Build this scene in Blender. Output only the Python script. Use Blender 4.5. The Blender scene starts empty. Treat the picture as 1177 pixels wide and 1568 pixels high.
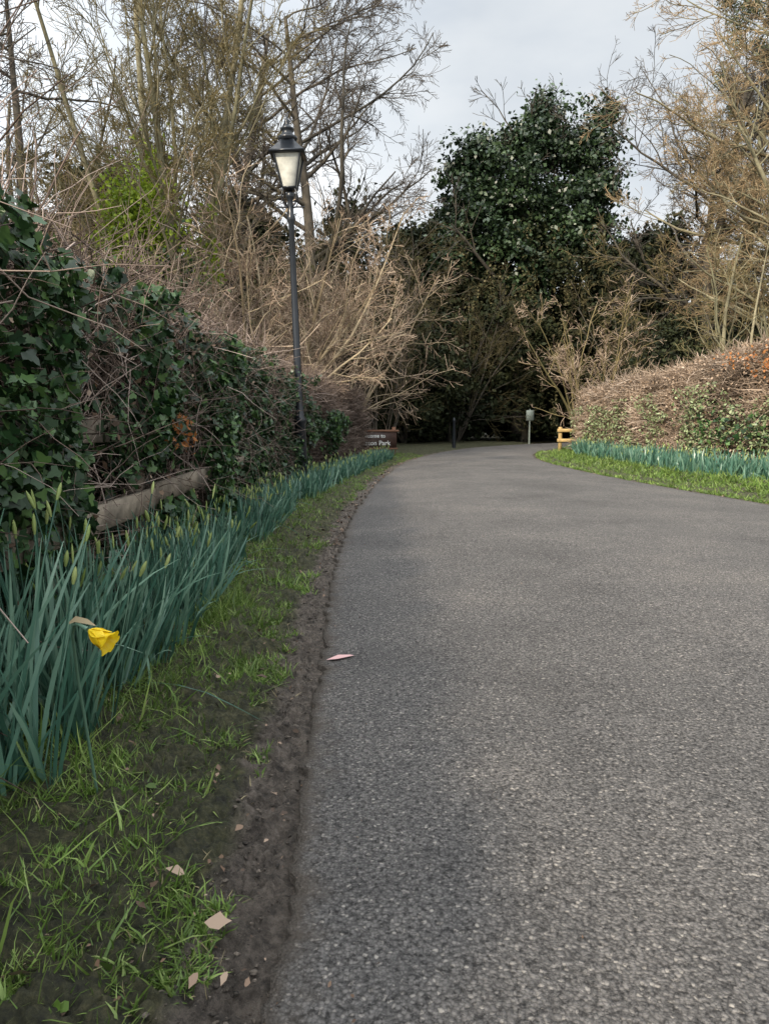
import bpy, math, numpy as np
from mathutils import noise as mn, Vector
R = np.random.default_rng(7)
rad = math.radians
scene = bpy.context.scene

# ------------------------------------------------------------------ helpers
class B:
    def __init__(s): s.V=[];s.F=[];s.A=[];s.M=[];s.n=0
    def add(s,V,F,rnd=0.5,mi=0):
        V=np.asarray(V,float).reshape(-1,3);F=np.asarray(F,int)
        if len(V)==0: return
        s.V.append(V); s.F.append(F+s.n); s.M.append(np.full(len(F),mi))
        s.A.append(np.broadcast_to(np.asarray(rnd,float),(len(V),)).copy()); s.n+=len(V)
    def build(s,name,mats,smooth=False,loc=None,parent=None):
        me=bpy.data.meshes.new(name)
        V=np.concatenate(s.V); A=np.concatenate(s.A); M=np.concatenate(s.M)
        loops=np.concatenate([f.ravel() for f in s.F])
        tot=np.concatenate([np.full(len(f),f.shape[1]) for f in s.F])
        st=np.concatenate([[0],np.cumsum(tot)[:-1]])
        me.vertices.add(len(V)); me.vertices.foreach_set('co',V.ravel())
        me.loops.add(len(loops)); me.loops.foreach_set('vertex_index',loops)
        me.polygons.add(len(tot)); me.polygons.foreach_set('loop_start',st); me.polygons.foreach_set('loop_total',tot)
        me.polygons.foreach_set('material_index',M)
        if smooth: me.polygons.foreach_set('use_smooth',np.ones(len(tot),bool))
        at=me.attributes.new('rnd','FLOAT','POINT'); at.data.foreach_set('value',A)
        for m in mats: me.materials.append(m)
        me.update(calc_edges=True); me.validate()
        ob=bpy.data.objects.new(name,me); scene.collection.objects.link(ob)
        if loc is not None: ob.location=loc
        if parent: ob.parent=parent
        return ob
def nrm(v): return v/np.maximum(np.linalg.norm(v,axis=-1,keepdims=True),1e-9)
def randdir(n): return nrm(R.normal(size=(n,3)))
def frames(P):
    T=nrm(np.gradient(P,axis=1))
    ref=nrm(R.normal(size=(len(P),1,3))); 
    N1=nrm(np.cross(T,np.broadcast_to(ref,T.shape))); N2=np.cross(T,N1)
    return T,N1,N2
def tubes(b,P,Rd,k,rnd,mi=0):
    nb,n,_=P.shape; T,N1,N2=frames(P)
    a=np.arange(k)*2*math.pi/k
    V=P[:,:,None]+Rd[:,:,None,None]*(np.cos(a)[:,None]*N1[:,:,None]+np.sin(a)[:,None]*N2[:,:,None])
    idx=np.arange(nb*n*k).reshape(nb,n,k); nx=np.roll(idx,-1,axis=2)
    F=np.stack([idx[:,:-1],nx[:,:-1],nx[:,1:],idx[:,1:]],-1).reshape(-1,4)
    b.add(V,F,np.repeat(rnd,n*k),mi)
def ribbons(b,P,Wd,side,rnd,mi=0):
    nb,n,_=P.shape
    V=np.stack([P-side[:,None]*Wd[:,:,None]/2,P+side[:,None]*Wd[:,:,None]/2],2)
    idx=np.arange(nb*n*2).reshape(nb,n,2)
    F=np.stack([idx[:,:-1,0],idx[:,:-1,1],idx[:,1:,1],idx[:,1:,0]],-1).reshape(-1,4)
    t=np.tile(np.repeat(np.linspace(0,1,n),2),nb)
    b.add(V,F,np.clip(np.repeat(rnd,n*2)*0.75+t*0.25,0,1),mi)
DIAM=np.array([[0,-.5,0],[.32,0,.06],[0,.5,0],[-.32,0,.06]])
IVY=np.array([[0,-.42,0],[.3,-.5,.04],[.5,-.12,.08],[.24,.02,.02],[.2,.3,.04],[0,.62,-.03],[-.2,.3,.04],[-.24,.02,.02],[-.5,-.12,.08],[-.3,-.5,.04]])
OVAL=np.array([[0,-.5,0],[.22,-.25,.05],[.27,.1,.07],[0,.5,-.08],[-.27,.1,.07],[-.22,-.25,.05]])
CURL=np.array([[0,-.5,.1],[.2,-.3,.16],[.3,.05,.22],[.12,.32,.1],[0,.55,.0],[-.1,.3,.02],[-.26,.1,.12],[-.14,-.3,.02]])
def leaves(b,P,N,size,rnd,shape,mi=0):
    n=len(P); N=nrm(N); U=nrm(np.cross(N,randdir(n))); W=np.cross(N,U)
    S=np.broadcast_to(np.asarray(size,float),(n,))
    V=P[:,None]+S[:,None,None]*(shape[None,:,0:1]*U[:,None]+shape[None,:,1:2]*W[:,None]+shape[None,:,2:3]*N[:,None])
    m=len(shape); b.add(V,np.arange(n*m).reshape(n,m),np.repeat(rnd,m),mi)
def wander(P0,D,L,n,wob,up=0.0):
    nb=len(P0); P=np.zeros((nb,n,3)); P[:,0]=P0; d=nrm(D.copy()); st=(np.asarray(L)/(n-1)).reshape(-1,1)
    for i in range(1,n):
        d=nrm(d+R.normal(size=(nb,3))*wob+np.array([0,0,up])); P[:,i]=P[:,i-1]+d*st
    return P
def grow(b,P0,D,L,r,levels,mi=0,tipmi=None,collect=None):
    P0=np.asarray(P0,float);D=np.asarray(D,float);L=np.asarray(L,float);r=np.asarray(r,float)
    for li,lv in enumerate(levels):
        n=lv['n']; P=wander(P0,D,L,n,lv['wob'],lv.get('up',0)); t=np.linspace(0,1,n)
        Rd=np.maximum(r[:,None]*(1-lv.get('taper',.8)*t[None]),lv.get('rmin',.004))
        if li==0: Rd[:,0]*=1.35
        m=mi if (tipmi is None or li<len(levels)-2) else tipmi
        tubes(b,P,Rd,lv.get('k',3),R.random(len(P)),m)
        if collect is not None: collect.append(P)
        K=lv.get('kids',0)
        if not K: break
        nb=len(P); tt=lv.get('s',.3)+(1-lv.get('s',.3))*R.random((nb,K))
        f=tt*(n-1); i0=np.minimum(f.astype(int),n-2); fr=(f-i0)[...,None]; ar=np.arange(nb)[:,None]
        C=P[ar,i0]*(1-fr)+P[ar,i0+1]*fr; T=nrm(P[ar,i0+1]-P[ar,i0])
        rr=Rd[ar,i0]*(1-fr[...,0])+Rd[ar,i0+1]*fr[...,0]
        perp=nrm(np.cross(T,nrm(R.normal(size=T.shape))))
        an=rad(lv['ang'])*(0.7+0.6*R.random((nb,K)))[...,None]
        D=(np.cos(an)*T+np.sin(an)*perp).reshape(-1,3)
        Ln=(L[:,None]*lv['lr']*(1.15-.65*tt)*(.6+.7*R.random((nb,K)))).ravel()
        P0=C.reshape(-1,3); L=Ln; r=(rr*lv.get('rr',.6)).ravel()
def cloud(b,c,rd,ncl,nl,ls,cr,mi=0,shape=DIAM,hollow=.55,zmin=.1,lumpy=.28):
    c=np.array(c,float);rd=np.array(rd,float)
    d=randdir(ncl); rr=hollow+(1-hollow)*R.random(ncl)**.6
    lump=np.array([1+lumpy*(mn.noise(Vector((v[0]*2.1+c[0],v[1]*2.1+c[1],v[2]*2.1)))+.6*mn.noise(Vector((v[0]*5+c[0],v[1]*5,v[2]*5)))) for v in d])
    C=c+d*rd*(rr*lump)[:,None]
    C=C[C[:,2]>zmin]; ncl=len(C)
    off=R.normal(size=(ncl,nl,3))*cr*(0.4+.9*R.random((ncl,1,1)))*np.array([.55,.55,.4])
    P=(C[:,None]+off).reshape(-1,3)
    N=nrm(P-c)*.5+randdir(len(P))+np.array([0,0,.4])
    rn=np.clip(np.repeat(R.random(ncl),nl)*.55+R.random(len(P))*.45,0,1)
    k=P[:,2]>0.02
    leaves(b,P[k],N[k],ls*(.6+.8*R.random(k.sum())),rn[k],shape,mi)
def smooth_curve(pts):
    pts=np.array(pts,float); n=len(pts); out=[]
    pp=np.vstack([2*pts[0]-pts[1],pts,2*pts[-1]-pts[-2]])
    for i in range(n-1):
        p0,p1,p2,p3=pp[i:i+4]
        for t in np.linspace(0,1,24,endpoint=False):
            out.append(.5*((2*p1)+(p2-p0)*t+(2*p0-5*p1+4*p2-p3)*t*t+(3*p1-p0-3*p2+p3)*t**3))
    out.append(pts[-1]); out=np.array(out)
    s=np.concatenate([[0],np.cumsum(np.linalg.norm(np.diff(out,axis=0),axis=1))])
    return out,s
def samp(cs,s):
    o,ss=cs; return np.stack([np.interp(s,ss,o[:,i]) for i in range(o.shape[1])],-1)
def nz(x,y,z=0): return mn.noise(Vector((x,y,z)))

# ------------------------------------------------------------------ materials
def newmat(name):
    m=bpy.data.materials.new(name); m.use_nodes=True; nt=m.node_tree
    return m,nt,nt.nodes['Principled BSDF']
def ramp(nt,fac,cols):
    r=nt.nodes.new('ShaderNodeValToRGB'); e=r.color_ramp.elements
    while len(e)<len(cols): e.new(.5)
    for i,(p,c) in enumerate(cols): e[i].position=p; e[i].color=(*c,1)
    nt.links.new(fac,r.inputs[0]); return r
def amat(name,cols,rough=.6,trans=0.0,bump=0,bs=30,spec=.5,patch=0):
    m,nt,p=newmat(name); L=nt.links
    a=nt.nodes.new('ShaderNodeAttribute'); a.attribute_name='rnd'
    cols=[(i/(len(cols)-1),c) for i,c in enumerate(cols)]
    r=ramp(nt,a.outputs['Fac'],cols); col=r.outputs[0]
    tc=nt.nodes.new('ShaderNodeTexCoord')
    if patch:
        n=nt.nodes.new('ShaderNodeTexNoise'); n.inputs['Scale'].default_value=patch; n.inputs['Detail'].default_value=3
        L.new(tc.outputs['Object'],n.inputs['Vector'])
        mr=nt.nodes.new('ShaderNodeMapRange'); mr.inputs[1].default_value=.3; mr.inputs[2].default_value=.7; mr.inputs[3].default_value=.6; mr.inputs[4].default_value=1.35
        L.new(n.outputs[0],mr.inputs[0])
        mx=nt.nodes.new('ShaderNodeVectorMath'); mx.operation='SCALE'; L.new(col,mx.inputs[0]); L.new(mr.outputs[0],mx.inputs['Scale']); col=mx.outputs[0]
    L.new(col,p.inputs['Base Color']); p.inputs['Roughness'].default_value=rough
    p.inputs['Specular IOR Level'].default_value=spec
    if bump:
        n=nt.nodes.new('ShaderNodeTexNoise'); n.inputs['Scale'].default_value=bs; n.inputs['Detail'].default_value=4
        L.new(tc.outputs['Object'],n.inputs['Vector'])
        bm=nt.nodes.new('ShaderNodeBump'); bm.inputs['Strength'].default_value=bump; bm.inputs['Distance'].default_value=.02
        L.new(n.outputs[0],bm.inputs['Height']); L.new(bm.outputs[0],p.inputs['Normal'])
    if trans:
        t=nt.nodes.new('ShaderNodeBsdfTranslucent'); L.new(col,t.inputs[0])
        ms=nt.nodes.new('ShaderNodeMixShader'); ms.inputs[0].default_value=trans
        L.new(p.outputs[0],ms.inputs[1]); L.new(t.outputs[0],ms.inputs[2])
        L.new(ms.outputs[0],nt.nodes['Material Output'].inputs[0])
    return m
bark_olive=amat('bark_olive',[(.12,.115,.065),(.25,.22,.14)],.9,bump=.6,bs=25,patch=3)
bark_dark=amat('bark_dark',[(.045,.04,.03),(.1,.085,.065)],.9,bump=.6,bs=25,patch=3)
twig_grey=amat('twig_grey',[(.05,.042,.035),(.14,.12,.1)],.9,spec=.2)
twig_tan=amat('twig_tan',[(.12,.085,.06),(.32,.235,.17),(.6,.47,.35)],.8,spec=.2,patch=.8)
twig_pale=amat('twig_pale',[(.24,.19,.12),(.5,.41,.28)],.8,spec=.2)
twig_olive=amat('twig_olive',[(.08,.07,.03),(.25,.2,.1)],.85,spec=.2)
twig_shade=amat('twig_shade',[(.04,.035,.016),(.13,.11,.055)],.9,spec=.2)
twig_brown=amat('twig_brown',[(.13,.095,.05),(.28,.205,.115),(.44,.32,.19)],.85,spec=.2,patch=.6)
hedge_twig=amat('hedge_twig',[(.05,.035,.028),(.17,.125,.1),(.46,.37,.32)],.8,patch=2,spec=.2)
beech_twig=amat('beech_twig',[(.11,.08,.055),(.36,.27,.2),(.64,.52,.42)],.8,spec=.2,patch=1.2)
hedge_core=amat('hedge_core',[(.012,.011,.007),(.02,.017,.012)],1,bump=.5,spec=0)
beech=amat('beech_leaf',[(.2,.13,.075),(.46,.35,.26)],.7)
orange=amat('orange_leaf',[(.36,.13,.04),(.6,.27,.09)],.7,.3)
ivy=amat('ivy_leaf',[(.008,.022,.009),(.024,.065,.02),(.09,.17,.045)],.4,spec=.45)
ivy_pale=amat('ivy_pale_leaf',[(.09,.12,.04),(.32,.38,.2)],.5)
ivy_sunlit=amat('ivy_sunlit_leaf',[(.12,.19,.015),(.42,.54,.05)],.45,.4)  # lit copy of the ivy: sunlight on its top is in the colour
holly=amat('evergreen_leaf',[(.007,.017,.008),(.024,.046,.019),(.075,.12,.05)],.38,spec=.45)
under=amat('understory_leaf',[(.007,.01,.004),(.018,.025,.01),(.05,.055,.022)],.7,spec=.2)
dull=amat('dull_trailing_leaf',[(.022,.026,.01),(.06,.06,.026),(.13,.11,.055)],.7,spec=.2)
pine=amat('pine_needles',[(.03,.042,.016),(.11,.13,.055)],.6)
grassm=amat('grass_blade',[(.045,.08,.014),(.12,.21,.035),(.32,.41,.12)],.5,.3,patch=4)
strawm=amat('dry_grass',[(.2,.16,.08),(.4,.34,.2)],.7)
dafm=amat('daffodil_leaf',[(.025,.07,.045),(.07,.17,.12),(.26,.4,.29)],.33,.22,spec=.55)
budm=amat('daffodil_bud',[(.2,.28,.07),(.42,.48,.18)],.5,.2)
yel=amat('petal_yellow',[(.8,.54,.01),(.93,.7,.02)],.5,.3)
papery=amat('papery_spathe',[(.35,.26,.14),(.55,.46,.3)],.7,.3)
deadleaf=amat('dead_leaf',[(.05,.03,.018),(.15,.09,.055),(.34,.25,.18)],.7)
clodm=amat('soil_clod',[(.02,.016,.012),(.07,.056,.044),(.18,.15,.12)],.9,bump=.8,bs=120)
wood=amat('weathered_wood',[(.17,.14,.105),(.3,.25,.19)],.85,bump=.8,bs=18,patch=6)
def ground_mat(name,c1,c2,c3,sc=4):
    m,nt,p=newmat(name); L=nt.links; tc=nt.nodes.new('ShaderNodeTexCoord')
    n=nt.nodes.new('ShaderNodeTexNoise'); n.inputs['Scale'].default_value=sc; n.inputs['Detail'].default_value=10; n.inputs['Roughness'].default_value=.75
    L.new(tc.outputs['Object'],n.inputs['Vector'])
    r=ramp(nt,n.outputs[0],[(.3,c1),(.5,c2),(.72,c3)]); L.new(r.outputs[0],p.inputs['Base Color'])
    p.inputs['Roughness'].default_value=.95
    n2=nt.nodes.new('ShaderNodeTexNoise'); n2.inputs['Scale'].default_value=45; n2.inputs['Detail'].default_value=8
    L.new(tc.outputs['Object'],n2.inputs['Vector'])
    b=nt.nodes.new('ShaderNodeBump'); b.inputs['Strength'].default_value=.9; b.inputs['Distance'].default_value=.02
    L.new(n2.outputs[0],b.inputs['Height']); L.new(b.outputs[0],p.inputs['Normal'])
    return m
groundm=ground_mat('woodland_floor',(.025,.02,.01),(.05,.045,.02),(.09,.08,.035),2)
vergem,nt,p=newmat('verge_soil'); L=nt.links
a=nt.nodes.new('ShaderNodeAttribute'); a.attribute_name='rnd'
tc=nt.nodes.new('ShaderNodeTexCoord')
n=nt.nodes.new('ShaderNodeTexNoise'); n.inputs['Scale'].default_value=20; n.inputs['Detail'].default_value=12; n.inputs['Roughness'].default_value=.85
L.new(tc.outputs['Object'],n.inputs['Vector'])
r1=ramp(nt,n.outputs[0],[(.38,(.02,.015,.011)),(.47,(.08,.064,.05)),(.56,(.165,.135,.11)),(.7,(.3,.255,.21))])
r2=ramp(nt,n.outputs[0],[(.4,(.014,.014,.006)),(.5,(.045,.047,.018)),(.62,(.13,.12,.055))])
mx=nt.nodes.new('ShaderNodeMix'); mx.data_type='RGBA'; L.new(a.outputs['Fac'],mx.inputs[0]); L.new(r1.outputs[0],mx.inputs[6]); L.new(r2.outputs[0],mx.inputs[7])
L.new(mx.outputs[2],p.inputs['Base Color']); p.inputs['Roughness'].default_value=.8
bm=nt.nodes.new('ShaderNodeBump'); bm.inputs['Strength'].default_value=1; bm.inputs['Distance'].default_value=.03
L.new(n.outputs[0],bm.inputs['Height']); L.new(bm.outputs[0],p.inputs['Normal'])
# asphalt
asph,nt,p=newmat('asphalt'); L=nt.links; tc=nt.nodes.new('ShaderNodeTexCoord')
wn=nt.nodes.new('ShaderNodeTexNoise'); wn.inputs['Scale'].default_value=40; wn.inputs['Detail'].default_value=2; L.new(tc.outputs['Object'],wn.inputs['Vector'])
wm=nt.nodes.new('ShaderNodeVectorMath'); wm.operation='MULTIPLY_ADD'; wm.inputs[1].default_value=(.012,.012,.012); L.new(wn.outputs['Color'],wm.inputs[0]); L.new(tc.outputs['Object'],wm.inputs[2])
v=nt.nodes.new('ShaderNodeTexVoronoi'); v.inputs['Scale'].default_value=125; L.new(wm.outputs[0],v.inputs['Vector'])
nn=nt.nodes.new('ShaderNodeTexNoise'); nn.inputs['Scale'].default_value=75; nn.inputs['Detail'].default_value=5; nn.inputs['Roughness'].default_value=.75; L.new(tc.outputs['Object'],nn.inputs['Vector'])
sep=nt.nodes.new('ShaderNodeSeparateColor'); L.new(v.outputs['Color'],sep.inputs[0])
rc=ramp(nt,sep.outputs[0],[(0,(.145,.142,.14)),(.6,(.21,.203,.198)),(.93,(.28,.27,.26)),(1,(.5,.47,.43))])
gap=ramp(nt,nn.outputs[0],[(.4,(.16,.16,.165)),(.49,(.85,.85,.85)),(.65,(1.0,1.0,1.0))])
gap2=ramp(nt,v.outputs['Distance'],[(.3,(1,1,1)),(.75,(.4,.4,.4))])
def mult(a,b_,f=1.0):
    m=nt.nodes.new('ShaderNodeMix'); m.data_type='RGBA'; m.blend_type='MULTIPLY'; m.inputs[0].default_value=f; L.new(a,m.inputs[6]); L.new(b_,m.inputs[7]); return m.outputs[2]
c1=mult(mult(rc.outputs[0],gap2.outputs[0],.85),gap.outputs[0],.85)
big=nt.nodes.new('ShaderNodeTexNoise'); big.inputs['Scale'].default_value=.7; big.inputs['Detail'].default_value=9; big.inputs['Roughness'].default_value=.68; L.new(tc.outputs['Object'],big.inputs['Vector'])
rb=ramp(nt,big.outputs[0],[(.32,(.72,.7,.69)),(.5,(1,.975,.955)),(.68,(1.3,1.24,1.18))])
c2=mult(c1,rb.outputs[0])
at_=nt.nodes.new('ShaderNodeAttribute'); at_.attribute_name='rnd'
dn=nt.nodes.new('ShaderNodeTexNoise'); dn.inputs['Scale'].default_value=9; dn.inputs['Detail'].default_value=8; dn.inputs['Roughness'].default_value=.7; L.new(tc.outputs['Object'],dn.inputs['Vector'])
dm=nt.nodes.new('ShaderNodeMath'); dm.operation='ADD'; L.new(at_.outputs['Fac'],dm.inputs[0]); L.new(dn.outputs[0],dm.inputs[1])
dr=nt.nodes.new('ShaderNodeMapRange'); dr.inputs[1].default_value=.72; dr.inputs[2].default_value=1.15; dr.inputs[3].default_value=0; dr.inputs[4].default_value=.85; L.new(dm.outputs[0],dr.inputs[0])
dx=nt.nodes.new('ShaderNodeMix'); dx.data_type='RGBA'; L.new(dr.outputs[0],dx.inputs[0]); L.new(c2,dx.inputs[6]); dx.inputs[7].default_value=(.1,.082,.066,1)
L.new(dx.outputs[2],p.inputs['Base Color']); p.inputs['Roughness'].default_value=.8; p.inputs['Specular IOR Level'].default_value=.3
ad=nt.nodes.new('ShaderNodeMath'); ad.operation='MULTIPLY_ADD'; ad.inputs[1].default_value=-.5; L.new(v.outputs['Distance'],ad.inputs[0]); L.new(nn.outputs[0],ad.inputs[2])
bm=nt.nodes.new('ShaderNodeBump'); bm.inputs['Strength'].default_value=1; bm.inputs['Distance'].default_value=.016
L.new(ad.outputs[0],bm.inputs['Height']); L.new(bm.outputs[0],p.inputs['Normal'])

def plain(name,c,rough=.5,metal=0,spec=.5):
    m,nt,p=newmat(name); p.inputs['Roughness'].default_value=rough; p.inputs['Metallic'].default_value=metal; p.inputs['Specular IOR Level'].default_value=spec
    tc=nt.nodes.new('ShaderNodeTexCoord'); n=nt.nodes.new('ShaderNodeTexNoise'); n.inputs['Scale'].default_value=9; n.inputs['Detail'].default_value=6
    nt.links.new(tc.outputs['Object'],n.inputs['Vector'])
    r=ramp(nt,n.outputs[0],[(.3,tuple(x*.75 for x in c)),(.7,tuple(min(1,x*1.2) for x in c))]); nt.links.new(r.outputs[0],p.inputs['Base Color']); return m
black=plain('black_paint',(.012,.015,.02),.28)
glassm=plain('frosted_glass',(.66,.66,.6),.1)
whitep=plain('white_paint',(.75,.75,.72),.6)
signb=plain('sign_brown',(.05,.025,.018),.5)
signwood=plain('sign_timber',(.2,.1,.06),.8)
sunlitwood=plain('sunlit_timber',(.42,.29,.12),.8)  # yellow sunlight on the rail is put into the timber colour
palegreen=plain('notice_face',(.26,.3,.26),.5)

# ------------------------------------------------------------------ ground
b=B(); S=300
b.add([[-S,-S,-.06],[S,-S,-.06],[S,S,-.06],[-S,S,-.06]],[[0,1,2,3]],.5); b.build('ground',[groundm])
LE=[(-.1,-3),(-.17,.5),(-.198,1.17),(-.223,1.85),(-.255,2.74),(-.315,4.03),(-.35,5.6),(-.31,8.5),(.02,13.3),(.7,18.4),(2.3,24),(4.5,28),(9,32.5),(17,37)]
RE=[(5.4,-3),(5.3,0),(5.2,2),(5.0,5),(4.61,8.8),(4.15,11.6),(3.84,15),(3.9,19),(4.95,23.3),(7.2,26.5),(11,29.5),(18.5,33.5)]
LC=smooth_curve(LE); RC=smooth_curve(RE)
nr=1500
tl=np.linspace(0,1,nr)**1.35
Lp=samp(LC,tl*LC[1][-1]); Rp=samp(RC,tl*RC[1][-1])
def edge_n(C): 
    T=nrm(np.gradient(C,axis=0)); return np.stack([-T[:,1],T[:,0]],-1)
Ln=edge_n(Lp); Rn=edge_n(Rp)
jl=np.array([.03*nz(p[0]*3,p[1]*3.2)+.03*nz(p[0]*14,p[1]*14,3)+.02*nz(p[0]*45,p[1]*45,3) for p in Lp])
jr=np.array([.05*nz(p[0]*2,p[1]*2,9)+.02*nz(p[0]*9,p[1]*9,3) for p in Rp])
Lj=Lp+Ln*jl[:,None]; Rj=Rp-Rn*jr[:,None]
us=np.array([0,0,.006,.018,.04,.25,.5,.75,.95,.985,1,1]); ua=[1,.75,.4,.2,0,0,0,0,0,.4,.8,1]; rows=[]
for i,u in enumerate(us):
    xy=Lj*(1-u)+Rj*u; z=.02+.05*math.sin(math.pi*u)
    if i in(0,len(us)-1): z=-.05
    rows.append(np.concatenate([xy,np.full((nr,1),z)],1))
V=np.stack(rows,1); k=len(us); idx=np.arange(nr*k).reshape(nr,k)
F=np.stack([idx[:-1,:-1],idx[:-1,1:],idx[1:,1:],idx[1:,:-1]],-1).reshape(-1,4)
b=B(); b.add(V,F,np.tile(ua,nr)); road=b.build('road',[asph],smooth=False)
DW=.17
def verge(name,C,Nn,side,offs,bank,dirtw,amp=1):
    pts=[];at=[]
    for i in range(len(C)):
        for o in offs:
            x,y=C[i]+Nn[i]*side*o
            dw=dirtw+.07*nz(x*2.5,y*2.5,5)+.03*nz(x*11,y*11,5)
            g=min(1,max(0,(o-dw)/.05+.5))
            z=-.004+.04*min(1,max(0,(o-dw)/.25))+bank*min(1,max(0,(o-.5)/.6))
            am=min(1,max(.15,o/.05))*amp
            z+=am*(.024*nz(x*6,y*6)+.028*nz(x*17,y*17,2)+.03*abs(nz(x*34,y*34,7))+.012*nz(x*70,y*70,4))
            if o<0: z=-.03
            pts.append((x,y,z)); at.append(g)
    k=len(offs); n=len(C); idx=np.arange(n*k).reshape(n,k)
    F=np.stack([idx[:-1,:-1],idx[:-1,1:],idx[1:,1:],idx[1:,:-1]],-1).reshape(-1,4)
    b=B(); b.add(pts,F,np.array(at)); return b.build(name,[vergem],smooth=True)
offsL=np.concatenate([[-.05],np.linspace(0,.55,70),np.linspace(.6,1.2,14),[1.5,2,3,5]])
cv=np.concatenate([np.linspace(.3,3.4,360),np.linspace(3.42,9,260),np.linspace(9.1,30,160)]); sL=np.interp(cv,LC[0][:,1],LC[1]); P_=samp(LC,sL)
jj=np.interp(P_[:,1],Lp[:,1],jl); Nn_=edge_n(P_); verge('grass_verge',P_+Nn_*jj[:,None],Nn_,1,offsL,.03,DW)
offsR=np.concatenate([[-.05],np.linspace(0,.6,12),np.linspace(.8,3.2,10)])
m=(Rp[:,1]>3)&(Rp[:,1]<27); 
verge('grass_verge',Rj[m][::3],Rn[m][::3],-1,offsR,.12,.1)
# loose soil crumbs along the road edge
b=B(); ico=nrm(np.array([[0,0,1],[.9,0,.2],[.28,.86,.2],[-.72,.53,.2],[-.72,-.53,.2],[.28,-.86,.2],[0,0,-1.]]))
fc=[[0,1,2],[0,2,3],[0,3,4],[0,4,5],[0,5,1],[6,2,1],[6,3,2],[6,4,3],[6,5,4],[6,1,5]]
N=2600; y=.9+8*R.random(N)**1.5; s=np.interp(y,LC[0][:,1],LC[1]); P=samp(LC,s); o=np.abs(R.normal(size=N))*.12-.015
o[:1700]=.02+.2*R.random(1700); sz=.002+.007*R.random(N)**5; sz=np.where(o<.01,sz*.5,sz)
zz=np.array([.024*nz(x_*6,y_*6)+.028*nz(x_*17,y_*17,2)+.03*abs(nz(x_*34,y_*34,7)) for x_,y_ in zip(P[:,0]-o,y)]); zz=np.where(o<.01,.024,zz+.002)
Vc=ico[None]*sz[:,None,None]*(.5+1.0*R.random((N,7,1)))*(.6+.8*R.random((N,1,3)))*np.array([1,1,.6])+np.stack([P[:,0]-o,y,zz],-1)[:,None]
b.add(Vc,(np.array(fc)[None]+7*np.arange(N)[:,None,None]).reshape(-1,3),np.repeat(R.random(N),7)); b.build('soil_crumbs',[clodm])

# ------------------------------------------------------------------ grass
def grass(b,n,ysel,osel,C,side,h,w,bankz,thr=-.15,mi=0):
    s=np.interp(ysel(n),C[0][:,1],C[1]); P=samp(C,s); T=nrm(samp(C,s+.05)-P); Nn=np.stack([-T[:,1],T[:,0]],-1)*side
    o=osel(n); XY=P+Nn*o[:,None]
    keep=np.array([nz(x*2.6,y*2.6,5)*.6+.5*nz(x*8,y*8,1)+min((oo-.27)*2.2,.3)>thr for (x,y),oo in zip(XY,o)])
    XY=XY[keep];o=o[keep];n=len(XY)
    z=.0+bankz*np.clip((o-.4)/.5,0,1)
    cell=.04; cc=np.floor(XY/cell)*cell+cell/2; cc=cc+.03*np.sin(cc[:,::-1]*91.7); XY=XY*.55+cc*.45+R.normal(size=XY.shape)*.005
    P0=np.concatenate([XY,z[:,None]],1)
    hh=h*(.35+1.0*R.random(n)**1.5)*(1+.6*np.array([nz(x*3,y*3,8) for x,y in XY])); hh*=np.clip(.5+np.abs(o-.2)*1.5,.5,1)
    D=np.stack([R.normal(size=n)*.8,R.normal(size=n)*.8,np.ones(n)],-1)
    Pp=wander(P0,D,hh,5,.16,-.14)
    ang=R.random(n)*math.pi*2; sd=np.stack([np.cos(ang),np.sin(ang),0*ang],-1)
    ww=(w*(.5+1.0*R.random(n)))[:,None]*np.array([.8,1,.9,.6,.06])
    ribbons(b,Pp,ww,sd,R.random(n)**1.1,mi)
b=B()
grass(b,62000,lambda n:.9+3.6*R.random(n)**1.2,lambda n:.13+.9*R.random(n),LC,1,.085,.0042,.035,thr=-.07)
grass(b,1500,lambda n:.9+3.6*R.random(n)**1.1,lambda n:.25+.8*R.random(n),LC,1,.2,.006,.03,thr=-.1)
grass(b,3000,lambda n:.9+6*R.random(n)**1.1,lambda n:.1+.8*R.random(n),LC,1,.07,.003,.03,thr=-.3,mi=1)
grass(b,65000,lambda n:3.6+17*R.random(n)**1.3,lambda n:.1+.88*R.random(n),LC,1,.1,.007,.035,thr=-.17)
n=900; y=.95+5*R.random(n); s=np.interp(y,LC[0][:,1],LC[1]); P=samp(LC,s); o=.3+.6*R.random(n)
k=np.array([nz(p[0]*1+oo*5,yy*4,31)>.1 for p,oo,yy in zip(P,o,y)]); P,o=P[k],o[k]; n=len(P)
leaves(b,np.stack([P[:,0]-o,P[:,1],.03+.03*R.random(n)],-1),np.array([0,0,1.])+R.normal(size=(n,3))*.5,.018+.016*R.random(n),R.random(n)*.5,OVAL*np.array([1.5,1,1]),0)
b.build('grass',[grassm,strawm])
b=B(); grass(b,60000,lambda n:7+16*R.random(n)**1.2,lambda n:.05+2.4*R.random(n)**1.2,RC,-1,.13,.013,.12,thr=-.9); b.build('grass',[grassm])

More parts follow.
